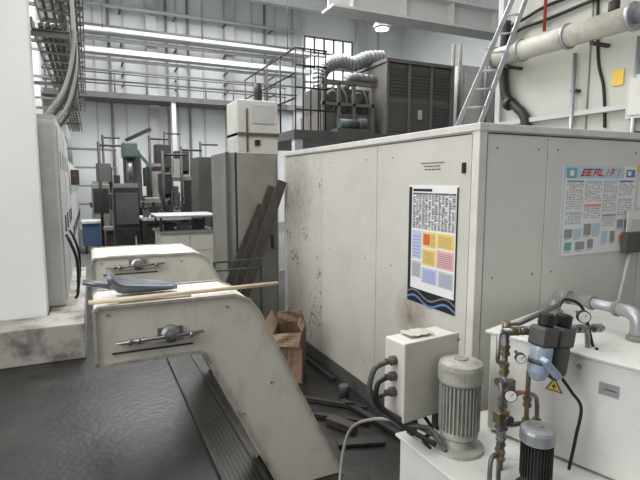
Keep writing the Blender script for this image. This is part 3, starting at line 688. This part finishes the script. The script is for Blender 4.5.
# ---------------- foreground right: pump station
e=thing('coolant_tank','low white coolant tank with dirty top plate','tank',(1.9,1.5,0))
G().box(1.38,2.6,1.02,1.98,.03,.45).done('body',M_tank,e,bevel=.01)
G().box(1.365,2.6,1.0,2.0,.45,.465).done('top_plate',M_tank,e,bevel=.003)
for x in(1.42,2.5):
    for y in(1.06,1.9): G().box(x,x+.06,y,y+.06,0,.03).done('foot',M_dark,e)
R=Matrix.Rotation(math.radians(15.7),3,'Z'); A=Vector((1.675,1.81,0))
e=thing('hydraulic_tank','white hydraulic tank cabinet with warning sign','tank',(2.1,1.5,.47))
def rb(x0,x1,y0,y1,z0,z1): return G().box(A.x+x0,A.x+x1,A.y+y0,A.y+y1,z0,z1,R=R,o=A)
rb(.14,1.0,-1.3,-.02,.475,.985).done('body',M_tank,e,bevel=.012)
rb(.125,1.0,-1.32,0,.985,1.0).done('lid',M_tank,e,bevel=.004)
def rp(u,v,z): return A+R@Vector((u,v,0))+Vector((0,0,z))
g=G(); cy=-.352; cz=.812; r=.042
tri=[(0,r),(-r*.95,-r*.6),(r*.95,-r*.6)]
g._new([rp(.1385,cy+u,cz+v) for u,v in tri],[(0,1,2)],0)
g._new([rp(.1378,cy+u*.78,cz+v*.78-.001) for u,v in tri],[(0,1,2)],1)
bolt=[(.006,.02),(-.012,-.003),(0,-.003),(-.006,-.023),(.012,.003),(.001,.003)]
g._new([rp(.137,cy+u,cz+v) for u,v in bolt],[(0,1,2,3,4,5)],0)
g.done('warning_sign',[M_ink,M_yellow],e,label='yellow triangular electric hazard sign')
g=G(); u0,u1=-.62,-.54
g._new([rp(.1385,v,z) for v,z in((u0,.84),(u1,.84),(u1,.895),(u0,.895))],[(0,1,2,3)],0)
g._new([rp(.1378,v,z) for v,z in((u0+.01,.865),(u1-.02,.865),(u1-.02,.87),(u0+.01,.87))],[(0,1,2,3)],1)
g.done('rating_plate',[M_zinc,M_greyd],e,label='small grey metal rating plate')

R2=Matrix.Rotation(math.radians(6),3,'Z')
e=thing('control_box','cream electrical junction box with glands and cables','electrical box',(1.5,2.0,.465))
G().box(1.32,1.665,1.89,2.05,.60,.98,R=R2).done('housing',M_cab,e,bevel=.01)
G().box(1.31,1.675,1.875,1.89,.59,.99,R=R2).done('lid',M_cab,e,bevel=.006)
G().box(1.42,1.46,1.94,1.98,.465,.60).done('stand',M_dark,e); G().box(1.58,1.62,1.94,1.98,.465,.60).done('stand',M_dark,e)
for z in(.72,.8,.88): G().lathe((1.325,1.95,z),(-1,0,0),[(.024,0),(.024,.03),(.017,.035),(.017,.055)],10).done('cable_gland',M_greyd,e)
for x in(1.42,1.5,1.58): G().lathe((x,1.95,.605),(0,0,-1),[(.022,0),(.022,.03),(.015,.05)],10).done('cable_gland',M_black,e)
for x,z in((1.34,.62),(1.65,.62),(1.34,.96),(1.65,.96)): G().cyl((x,1.872,z),(x,1.878,z),.009,seg=8).done('screw',M_steel,e)
g=G(); N_=10
vs=[[g.bm.verts.new((1.40+.14*i/N_+.006*math.sin(j*2.1),1.93+.1*j/N_+.006*math.sin(i*1.7),.994+.004*math.sin(i*1.1+j*.7)*math.sin(j*.9))) for j in range(N_+1)] for i in range(N_+1)]
for i in range(N_):
    for j in range(N_):
        F=g.bm.faces.new([vs[i][j],vs[i+1][j],vs[i+1][j+1],vs[i][j+1]]); F.smooth=True
o=g.done('cloth_rag',mat('rag_cloth',(186,182,172),.9),label='flat grimy rag lying on the junction box',cat='rag'); o.modifiers.new('t','SOLIDIFY').thickness=.003
def hose(pts,r,m,label,name='hose',ring=False,grp=None):
    return G().tube(pts,r,10,sub=8,ring=ring).done(name,m,label=label,cat='hose' if name=='hose' else 'cable',group=grp)
hose([(1.26,1.94,.88),(1.19,1.93,.86),(1.18,1.95,.74),(1.25,1.95,.62),(1.4,1.87,.56),(1.46,1.8,.53)],.013,M_greyd,'grey corrugated cable looping out of the junction box','cable',True)
hose([(1.26,1.94,.8),(1.21,1.93,.78),(1.22,1.93,.68),(1.32,1.86,.58),(1.42,1.74,.52)],.012,M_black,'black cable looping out of the junction box','cable')
hose([(1.26,1.94,.72),(1.23,1.95,.69),(1.3,1.88,.58),(1.44,1.82,.56),(1.46,1.72,.49)],.011,M_greyd,'grey corrugated cable curling below the junction box','cable',True)
hose([(1.58,1.95,.56),(1.64,1.9,.52),(1.72,1.9,.53),(1.74,1.92,.6),(1.68,1.95,.64)],.010,M_black,'black cable curling below the junction box','cable')
hose([(1.5,1.95,.56),(1.5,1.87,.51),(1.42,1.84,.5),(1.4,1.76,.5)],.009,M_black,'black cable coiled on the tank','cable')
hose([(1.08,2.0,.02),(1.2,2.3,.05),(1.3,2.38,.3),(1.36,2.2,.45),(1.45,2.0,.5)],.009,M_grey,'grey hose rising from the floor to the tank')
def motor(x,y,zb,s,q,mm,cm,label):
    e=thing('electric_motor',label,'motor',(x,y,zb))
    G().lathe((x,y,zb),(0,0,1),[(.125*q,0),(.125*q,.018*s),(.08*q,.03*s),(.07*q,.06*s),(.095*q,.08*s)],24).done('mounting_flange',mm,e)
    G().lathe((x,y,zb+.08*s),(0,0,1),[(.095*q,0),(.095*q,.02*s),(.086*q,.03*s),(.086*q,.27*s),(.092*q,.28*s)],24).done('motor_body',mm,e)
    g=G()
    for k in range(32):
        a=2*math.pi*k/32; c,s2=math.cos(a),math.sin(a)
        g.beam((x+c*.092*q,y+s2*.092*q,zb+.11*s),(x+c*.092*q,y+s2*.092*q,zb+.35*s),.005*q,.018*q,up=(c,s2,0))
    g.done('cooling_fins',mm,e)
    G().lathe((x,y,zb+.36*s),(0,0,1),[(.106*q,0),(.11*q,.01*s),(.11*q,.075*s),(.104*q,.095*s),(.07*q,.108*s),(.02*q,.112*s)],28).done('fan_cowl',cm,e)
    G().lathe((x,y,zb+.471*s),(0,0,1),[(.035*q,0),(.03*q,.006*s)],20).done('cowl_cap',M_grey,e)
    return e
motor(1.565,1.755,.466,.95,.96,M_motor,M_motor,'vertical grey finned electric pump motor on the tank')
motor(1.635,1.36,.466,.60,.64,M_dark,M_zinc,'small dark pump motor with silver cowl')
e=thing('pipe_manifold','grey steel and brass pipe manifold with valves and gauges','pipework',(1.7,1.5,.466))
def P(pts,r,m=M_pipe,n='pipe',sub=1): G().tube(pts,r,12,sub=sub).done(n,m,e)
def fit(p,d,r=.026,m=M_brass): G().lathe(Vector(p)-Vector(d)*.02,d,[(r,0),(r,.013),(r*.8,.015),(r*.8,.028),(r,.03),(r,.043)],8).done('fitting',m,e)
P([(1.61,1.53,.466),(1.61,1.53,1.10)],.012); P([(1.66,1.58,.466),(1.66,1.58,1.12)],.012,M_steel)
P([(1.56,1.50,1.12),(2.12,1.44,1.08)],.012,M_steel); P([(1.61,1.53,1.10),(1.61,1.53,1.15)],.018,M_brass,'coupling')
P([(1.66,1.58,1.12),(1.72,1.56,1.12),(1.9,1.5,1.2)],.012,M_steel)
P([(2.02,1.45,1.085),(2.03,1.45,1.05),(2.02,1.44,.99),(1.96,1.42,.95),(1.93,1.41,.93)],.012,M_steel,'pipe',4)
P([(1.68,1.46,.62),(1.68,1.46,.95),(1.70,1.47,1.0)],.010,M_brass,'pipe',3)
P([(1.61,1.53,.90),(1.56,1.5,.90),(1.535,1.47,.88),(1.53,1.46,.82),(1.53,1.46,.48)],.010,M_pipe,'pipe',3)
P([(1.61,1.48,.70),(1.66,1.47,.70),(1.72,1.46,.68),(1.74,1.46,.62),(1.74,1.46,.48)],.011,M_pipe,'pipe',3)
P([(1.56,1.50,1.12),(1.53,1.49,1.11),(1.52,1.48,1.06),(1.52,1.48,1.0),(1.58,1.5,.98)],.010,M_steel,'pipe',3)
P([(1.53,1.46,.60),(1.48,1.45,.60),(1.46,1.44,.56),(1.46,1.44,.47)],.010,M_pipe,'pipe',3)
P([(1.66,1.58,.80),(1.72,1.55,.80),(1.78,1.52,.79),(1.79,1.5,.74),(1.79,1.5,.48)],.010,M_steel,'pipe',3)
for z in(.53,.60,.68,.78,.86,.94,1.02): fit((1.61,1.53,z),(0,0,1),.021 if z!=.68 else .028,M_brass if z>.8 else M_steel)
for z in(.62,.72,.9,1.05): fit((1.66,1.58,z),(0,0,1),.020,M_steel)
for z in(.70,.80): fit((1.68,1.46,z),(0,0,1),.019)
fit((1.53,1.46,.68),(0,0,1),.018,M_steel); fit((1.53,1.46,.60),(0,0,1),.02,M_brass); fit((1.74,1.46,.56),(0,0,1),.022,M_pipe); fit((1.79,1.5,.66),(0,0,1),.019,M_brass); fit((1.56,1.5,.90),(1,0,0),.019,M_steel)
for x in(1.62,1.68,1.93,1.99,2.08): fit((x,1.50-(x-1.56)*.11,1.12-(x-1.56)*.07),Vector((1,-.11,-.07)).normalized(),.021,M_steel if x>1.65 else M_brass)
G().box(1.575,1.63,1.48,1.51,.84,.9).done('valve',M_brass,e,bevel=.004)
G().beam((1.6,1.455,.845),(1.655,1.45,.855),.010,.006).done('valve_lever',M_red,e)
G().box(1.50,1.56,1.44,1.48,.74,.79).done('valve',M_brass,e,bevel=.004)
G().box(1.70,1.77,1.44,1.48,.60,.66).done('valve',M_steel,e,bevel=.004)
G().beam((1.735,1.43,.66),(1.80,1.42,.675),.010,.006).done('valve_lever',M_dark,e)
G().lathe((1.53,1.44,.765),(0,-1,0),[(.006,0),(.006,.02),(.022,.022),(.022,.03)],14).done('valve_knob',M_dark,e)
dv=Vector((-.55,-.83,0)).normalized()
for (x,y,z,r) in((1.53,1.42,.88,.027),(1.92,1.40,1.17,.028),(1.60,1.44,1.02,.022)):
    c_=Vector((x,y,z))
    G().cyl(c_,c_+dv*.02,r,seg=20).done('gauge_body',M_black,e)
    G().cyl(c_+dv*.0202,c_+dv*.022,r*.85,seg=20).done('gauge_dial',M_white,e)
    G().beam(c_+dv*.0225,c_+dv*.0225+Vector((.01,-.006,.014)),.002,.002).done('needle',M_red,e)
    G().cyl(c_,c_-dv*.07,.007).done('gauge_stem',M_brass,e)
e=thing('air_filter_regulator','tilted air filter regulator with blue-grey bowl','filter unit',(1.8,1.44,.95))
RT=Matrix.Rotation(math.radians(9),3,'Y'); fc=Vector((1.755,1.42,1.09))
def fr(v): return RT@(Vector(v)-fc)+fc
dn=RT@Vector((0,0,-1))
for k,x in enumerate((1.705,1.81)):
    G().box(x-.046,x+.046,1.375,1.46,1.055,1.14,R=RT,o=fc).done('block',M_greyd,e,bevel=.012)
    G().lathe(fr((x,1.415,1.055)),dn,[(.042,0),(.045,.015),(.045,.11),(.03,.14),(.011,.15)],20).done('bowl',[M_bowl,M_greyd][k],e)
    G().lathe(fr((x,1.415,1.14)),-dn,[(.03,0),(.034,.01),(.034,.05),(.022,.056)],16).done('knob',M_black,e)
G().lathe(fr((1.705,1.415,1.0)),dn,[(.0465,0),(.0465,.02)],20).done('bowl_ring',M_greyd,e)
G().beam((1.625,1.345,1.04),(1.70,1.33,.955),.045,.025).done('cable_connector',[mat('connector_blue_grey',(150,170,190),.4)],label='pale blue cable connector hanging by the filter',cat='connector',bevel=.008)
hose([(1.80,1.40,.92),(1.84,1.37,.85),(1.88,1.35,.78),(1.86,1.35,.66),(1.84,1.36,.5)],.007,M_black,'thin black hose hanging down from the filter')
hose([(1.90,1.5,1.2),(1.94,1.5,1.22),(2.0,1.46,1.18),(2.06,1.44,1.0),(2.03,1.4,1.005)],.007,M_black,'thin black hose arching over the pipework')
# rigid galvanised pipe crossing the tank top
e=thing('galvanised_pipe','thick galvanised pipe with elbows crossing the tank top','pipe',(2.35,1.7,1.0))
r0=.03
G().lathe((2.40,1.93,1.0),(0,0,1),[(r0*1.5,0),(r0*1.5,.015),(r0*1.1,.02),(r0*1.1,.03)],14).done('collar',M_grey,e)
G().tube([(2.40,1.93,1.0),(2.40,1.93,1.06),(2.40,1.92,1.09),(2.39,1.88,1.11),(2.38,1.84,1.115)],r0*1.1,14,sub=5).done('elbow',M_zinc,e)
G().cyl((2.38,1.85,1.115),(2.35,1.50,1.125),r0*.9,seg=14).done('pipe_section',M_zinc,e)
for p in((2.38,1.83,1.115),(2.366,1.68,1.12),(2.352,1.53,1.124)): G().lathe(p,(-.08,-1,.02),[(r0*1.15,-.014),(r0*1.3,-.01),(r0*1.3,.01),(r0*1.15,.014)],14).done('collar',M_grey,e)
G().tube([(2.35,1.52,1.125),(2.34,1.46,1.125),(2.335,1.42,1.10),(2.33,1.41,1.06),(2.33,1.41,1.0)],r0*1.1,14,sub=5).done('elbow',M_zinc,e)
G().lathe((2.33,1.41,1.0),(0,0,1),[(r0*1.6,0),(r0*1.6,.015),(r0*1.2,.02),(r0*1.2,.03)],14).done('collar',M_grey,e)
G().cyl((2.92,2.05,.0),(3.32,2.07,1.5),.010,seg=10).done('thin_pole',M_ltgrey,label='thin pale metal pole leaning against the enclosure',cat='pole')
# ---------------- lights
def area(name,loc,rot,sx,sy,en,col=(1,1,1)):
    l=bpy.data.lights.new(name,'AREA'); l.shape='RECTANGLE'; l.size=sx; l.size_y=sy; l.energy=en; l.color=col
    o=bpy.data.objects.new(name,l); o.location=loc; o.rotation_euler=rot; coll.objects.link(o); return o
area('ceiling_light',(4,13,8.0),(0,0,0),8,10,1700,(.98,.99,1))
area('left_hall_light',(0.5,9.5,7.2),(0,math.radians(-15),0),2,5,380,(.98,.99,1))
area('left_window_light',(-3.0,1.5,3.6),(0,math.radians(-62),0),6,3,240,(1,.99,.98))
area('near_ceiling_light',(1.5,2.5,6.5),(0,0,0),5,5,160,(1,.985,.96))
w=bpy.data.worlds.new('World'); scene.world=w; w.use_nodes=True
w.node_tree.nodes['Background'].inputs[0].default_value=(.99,.99,1,1); w.node_tree.nodes['Background'].inputs[1].default_value=.36
# ---------------- camera
cam=bpy.data.cameras.new('camera'); co=bpy.data.objects.new('camera',cam); coll.objects.link(co); scene.camera=co
cam.sensor_width=36; cam.lens=490/640*36; cam.clip_start=.05
th=math.radians(25.1);ph=math.radians(6.75)
f=Vector((math.sin(th)*math.cos(ph),math.cos(th)*math.cos(ph),-math.sin(ph))); r=Vector((math.cos(th),-math.sin(th),0)); u=r.cross(f)
co.matrix_world=Matrix(((r.x,u.x,-f.x,0),(r.y,u.y,-f.y,0),(r.z,u.z,-f.z,1.75),(0,0,0,1)))
scene.view_settings.view_transform='Standard'
for o in bpy.data.objects:
    if '_o' in o.keys(): del o['_o']
